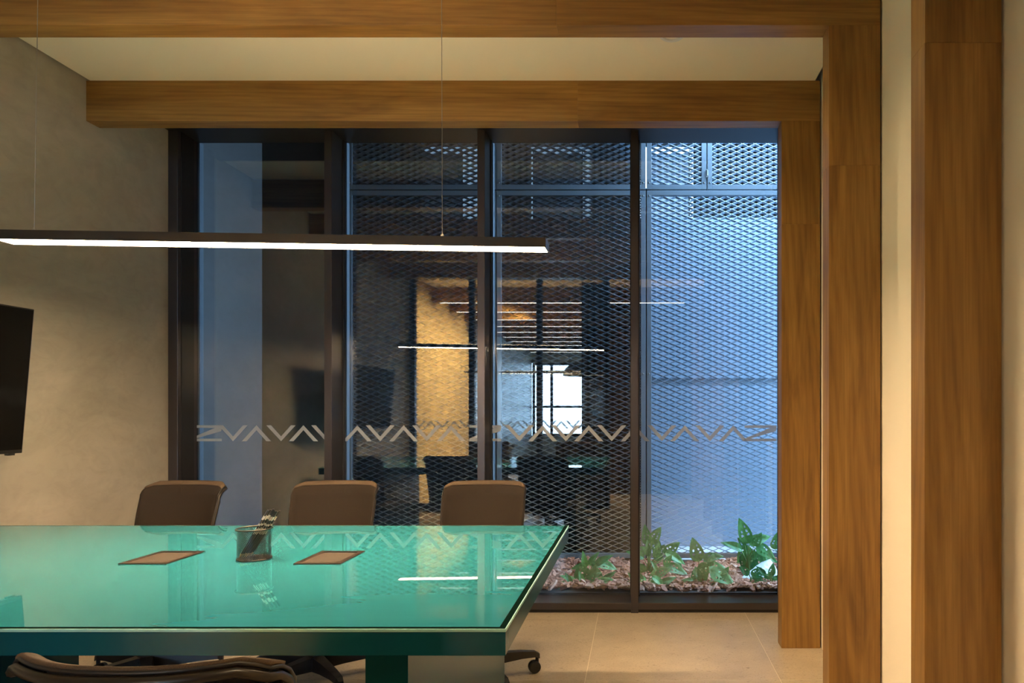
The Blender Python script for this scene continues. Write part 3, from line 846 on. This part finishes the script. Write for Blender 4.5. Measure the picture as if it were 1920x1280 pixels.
    for k in range(5):
        lg = inst('leg', leg_me, r, rot=(0, 0, math.radians(23+72*k)))
        inst('caster', cs_me, lg)
    return r
chair0 = make_chair()
spots = [(-0.745, 3.075, 0.0, 'brown office chair nearest the planter, far side of the table'),
         (-1.455, 3.075, math.radians(3), 'brown office chair in the middle of the far side of the table'),
         (-2.215, 3.07, math.radians(-4), 'brown office chair before the cement wall, far side of the table'),
         (-0.705, 1.245, math.radians(180-3), 'nearest office chair at the bottom edge, seen from behind'),
         (-1.62, 1.245, math.radians(178), 'near-side office chair left of the frame, mirrored in the glass')]
for k, (x, y, rz, lb) in enumerate(spots):
    o = chair0 if k == 0 else copy_tree(chair0)
    o.location = (x, y, 0); o.rotation_euler = (0, 0, rz)
    tag(o, lb, 'chair', 'office chairs around the table')
# black bag on the floor under the table
bag = empty('floor_bag', (-0.98, 2.86, 0)); tag(bag, 'small black rounded bag on the floor behind the table leg', 'bag')
vs = []; fs = []; n = 20
for j, (s, z) in enumerate([(0.9, 0.0), (1.0, 0.03), (1.0, 0.07), (0.92, 0.10), (0.70, 0.122), (0.3, 0.13)]):
    for k in range(n):
        a = 2*PI*k/n; vs.append((0.085*s*math.copysign(abs(math.cos(a))**0.7, math.cos(a)), 0.06*s*math.copysign(abs(math.sin(a))**0.7, math.sin(a)), z))
for j in range(5): fs += [(j*n+k, j*n+(k+1) % n, (j+1)*n+(k+1) % n, (j+1)*n+k) for k in range(n)]
fs += [tuple(range(n))[::-1], tuple(range(5*n, 6*n))]
MB().add(vs, fs).build('body', 'black_plastic', bag, smooth=True)
MB().tube([(0.05*math.cos(a), 0, 0.12+0.035*math.sin(a)) for a in [PI*k/10 for k in range(11)]], 0.005, 6).build('handle', 'rubber', bag, smooth=True)

# ------------------------------------------------------------------ planter: bark, plants, white rock
rb = random.Random(3)
BZ = 0.085
bk = MB()
def chip(x, y, z, s):
    n = rb.randint(5, 7); a0 = rb.random()*6
    L, W, T = s*rb.uniform(0.8, 1.5), s*rb.uniform(0.45, 0.8), s*rb.uniform(0.12, 0.22)
    pts = []
    for k in range(n):
        a = 2*PI*k/n+rb.uniform(-0.3, 0.3); rr_ = rb.uniform(0.8, 1.1)
        pts.append((L*0.5*rr_*math.cos(a), W*0.5*rr_*math.sin(a)))
    R = Matrix.Rotation(rb.uniform(0, 2*PI), 3, 'Z') @ Matrix.Rotation(rb.gauss(0, 0.38), 3, 'X') @ Matrix.Rotation(rb.gauss(0, 0.38), 3, 'Y')
    vs = [R @ Vector((p[0], p[1], -T/2)) for p in pts]+[R @ Vector((p[0]*0.8, p[1]*0.8, T/2)) for p in pts]
    vs = [v+Vector((x, y, z)) for v in vs]
    bk.add(vs, [tuple(range(n))[::-1], tuple(range(n, 2*n))]+[(i, (i+1) % n, (i+1) % n+n, i+n) for i in range(n)])
for k in range(3600):
    x = rb.uniform(-0.75, 1.25); y = rb.uniform(YW1+0.03, YM-0.05)
    chip(x, y, BZ+0.022*rb.random()+0.012*math.sin(x*5)*math.sin(y*7), rb.uniform(0.038, 0.078))
for k in range(900):
    x = rb.uniform(XL+0.03, -0.75); y = rb.uniform(YW1+0.05, YM-0.04)
    chip(x, y, BZ+0.02*rb.random(), rb.uniform(0.045, 0.075))
tag(bk.build('bark_mulch', 'bark'), 'reddish brown pine bark chips covering the planter bed', 'bark mulch', kind='stuff')

def leaf_mesh(name, holes=True, fold=0.25, droop=0.5, wr=0.55):
    NL, NW = 22, 16
    def hole(s, t):
        if not holes: return False
        for k, sc in enumerate((0.26, 0.42, 0.58)):
            for sgn in (-1, 1):
                ds = s-(sc+0.10*abs(t)); tt = t*sgn
                if 0.22 < tt < 0.60-0.05*k and abs(ds) < 0.040 and (k+(sgn > 0)) % 4 != 3: return True
        return False
    vs, fs = [], []
    for i in range(NL+1):
        s = i/NL
        w = wr*0.5*(math.sin(PI*min(s**0.62, 1.0))**0.8) if 0 < s < 1 else 0.002
        for j in range(NW+1):
            t = -1+2*j/NW
            back = -0.06*abs(t)*(1-s)
            z = fold*abs(t)*w-droop*0.5*s*s+0.012*math.sin(9*s+3*t)
            vs.append((s+back, t*w, z))
    for i in range(NL):
        for j in range(NW):
            if hole((i+0.5)/NL, -1+2*(j+0.5)/NW): continue
            a = i*(NW+1)+j; fs.append((a, a+1, a+NW+2, a+NW+1))
    me = MB().add(vs, fs).mesh(name, 'leaf', True)
    return me
LEAF = [leaf_mesh('leaf_holed'), leaf_mesh('leaf_holed_flat', True, 0.1, 0.25, 0.62), leaf_mesh('leaf_plain', False, 0.35, 0.8, 0.45)]
rp = random.Random(12)
def leaf_rot(theta, tilt, toward):
    # theta: direction of the blade in the XZ plane, tilt: 0 blade faces the room, large = faces the sky
    d = Vector((math.cos(theta), toward, math.sin(theta))).normalized()
    n = Vector((0, -1, tilt)); n = (n-d*n.dot(d)).normalized()
    y = n.cross(d)
    return Matrix((d, y, n)).transposed().to_euler()
def plant(px, py, leaves, label):
    y = min(max((H-BZ-0.01)*F/(py-VY), 4.47), 5.05); x = X(px, y); z0 = BZ+0.005
    r = tag(empty('monstera_plant', (x, y, z0)), label, 'plant', 'monstera plants in the bark bed')
    for lx, ly, th, tilt, L, kd in leaves:
        # lx, ly: photo position of the leaf base
        dy = rp.uniform(-0.07, 0.07); yy = y+dy
        dx, dz = X(lx, yy)-x, max(Z(ly, yy)-z0, 0.015)
        mid = (dx*0.30, dy*0.4, dz*0.62)
        MB().tube([(dx*0.06, dy*0.1, -0.02), mid, (dx, dy, dz)], [0.0046, 0.0036, 0.0024], 6).build('stem', 'stem', r, smooth=True)
        o = inst('leaf', LEAF[kd], r, (dx, dy, dz), leaf_rot(math.radians(th), tilt, rp.uniform(-0.35, 0.05)), (L, L, L))
    return r
def tuft(cx, y0, y1, half, n, smin, smax, seed, kinds=(0, 1, 2)):
    q = random.Random(seed); out = []
    for k in range(n):
        u = -1+2*(k+q.random())/n; lx = cx+u*half*0.7; ly = q.uniform(y0, y1)
        th = 90-u*75+q.uniform(-35, 35) if q.random() < 0.75 else (-20 if u > 0 else 200)+q.uniform(-25, 25)
        out.append((lx, ly, th, q.uniform(0.1, 1.6), q.uniform(smin, smax), q.choice(kinds)))
    return out
plant(1105, 1085, [(1098,1062,100,0.6,0.10,2),(1105,1058,60,0.7,0.10,2),(1118,1058,40,0.8,0.12,2),(1122,1056,-10,1.0,0.13,0),(1112,1066,-50,0.6,0.13,2),(1098,1060,185,0.6,0.10,2),(1100,1066,250,0.4,0.12,1),(1110,1060,10,0.5,0.11,2)], 'leafy green plant in the bark left of the last upright')
plant(1098, 1108, tuft(1098, 1085, 1104, 60, 10, 0.07, 0.12, 11, (2, 0)), 'low spreading plant close to the glass beside the table corner')
plant(1216, 1078, [(1214,1018,98,0.3,0.13,0),(1222,1016,60,0.5,0.12,1),(1226,1012,-70,0.3,0.12,1),(1247,1038,40,0.2,0.13,1),(1250,1036,-20,0.8,0.14,2),(1256,1040,-35,0.9,0.13,2),(1212,1030,200,0.6,0.11,1),(1206,1045,150,0.7,0.12,2),(1238,1050,120,0.3,0.10,1),(1250,1062,-10,1.1,0.15,0),(1208,1060,230,0.5,0.13,0),(1244,1066,-20,1.0,0.14,1),(1230,1045,80,0.6,0.10,0)]
      +tuft(1228, 1030, 1075, 38, 7, 0.06, 0.10, 2), 'tallest leafy plant just right of the last upright')
plant(1214, 1108, tuft(1218, 1076, 1106, 34, 11, 0.07, 0.12, 12, (2, 2, 0)), 'low dense plant by the sill right of the last upright')
plant(1318, 1104, [(1310,1050,105,0.15,0.155,1),(1320,1048,20,0.9,0.13,0),(1316,1056,-75,0.2,0.12,1),(1324,1062,-5,0.9,0.15,1),(1334,1070,-25,0.8,0.17,1),(1288,1104,190,0.5,0.06,1),(1330,1060,70,0.6,0.09,2),(1312,1066,230,0.4,0.10,1)]
      +tuft(1328, 1072, 1100, 44, 8, 0.06, 0.11, 3, (2, 0, 1)), 'plant with one upright holed leaf in the middle of the bed')
plant(1402, 1078, [(1402,1016,108,0.1,0.17,0),(1406,1018,25,0.7,0.15,0),(1402,1024,-120,0.1,0.14,1),(1400,1034,-75,0.1,0.16,1),(1412,1036,-70,0.2,0.17,1),(1390,1030,150,0.8,0.14,2),(1420,1024,-30,0.5,0.14,1),(1424,1034,-55,0.3,0.15,0),(1414,1022,60,0.5,0.10,1),(1432,1040,-20,0.6,0.12,2),(1396,1040,-95,0.2,0.11,1)]
      +tuft(1412, 1020, 1050, 24, 4, 0.06, 0.10, 4), 'brightest sunlit holed-leaf plant beside the white rock')
plant(1408, 1109, [(1410,1078,40,0.3,0.08,1),(1404,1076,140,0.4,0.08,1),(1412,1090,10,0.6,0.15,1),(1418,1094,-10,0.9,0.12,2)], 'small thin-stemmed plant by the sill in front of the white rock')
plant(1448, 1108, [(1446,1078,80,0.1,0.08,1)]+tuft(1442, 1074, 1104, 26, 15, 0.045, 0.075, 6, (1, 1, 2)), 'bushy small plant in the corner next to the wooden post')
plant(1470, 1060, [(1452,1028,80,0.1,0.12,1),(1464,1030,20,0.4,0.12,0)], 'single-leaved plant at the far right end of the bed')
def at_bed(px, py):
    y = (H-BZ-0.01)*F/(py-VY); return X(px, y), y
# white rock
rk = empty('white_rock', (0,0,0)); x, y = at_bed(1424, 1083)
rk.location = (x, y, BZ-0.01); tag(rk, 'jagged bright white rock lying in the bark', 'rock')
bm = bmesh.new(); bmesh.ops.create_icosphere(bm, subdivisions=3, radius=1.0)
q = random.Random(4)
dirs = [(Vector((q.gauss(0,1), q.gauss(0,1), q.gauss(0,1))).normalized(), q.uniform(0.55, 0.95)) for _ in range(16)]
for v in bm.verts:
    n = v.co.normalized(); d = min([h/max(n.dot(u), 1e-3) for u, h in dirs if n.dot(u) > 0.05]+[1.15])
    v.co = n*d*(1+0.06*q.uniform(-1, 1)); v.co.x *= 0.155; v.co.y *= 0.11; v.co.z = max(v.co.z, -0.2)*0.15
me = bpy.data.meshes.new('rock_body'); bm.to_mesh(me); bm.free(); me.materials.append(M['white_rock'])
inst('rock_body', me, rk)
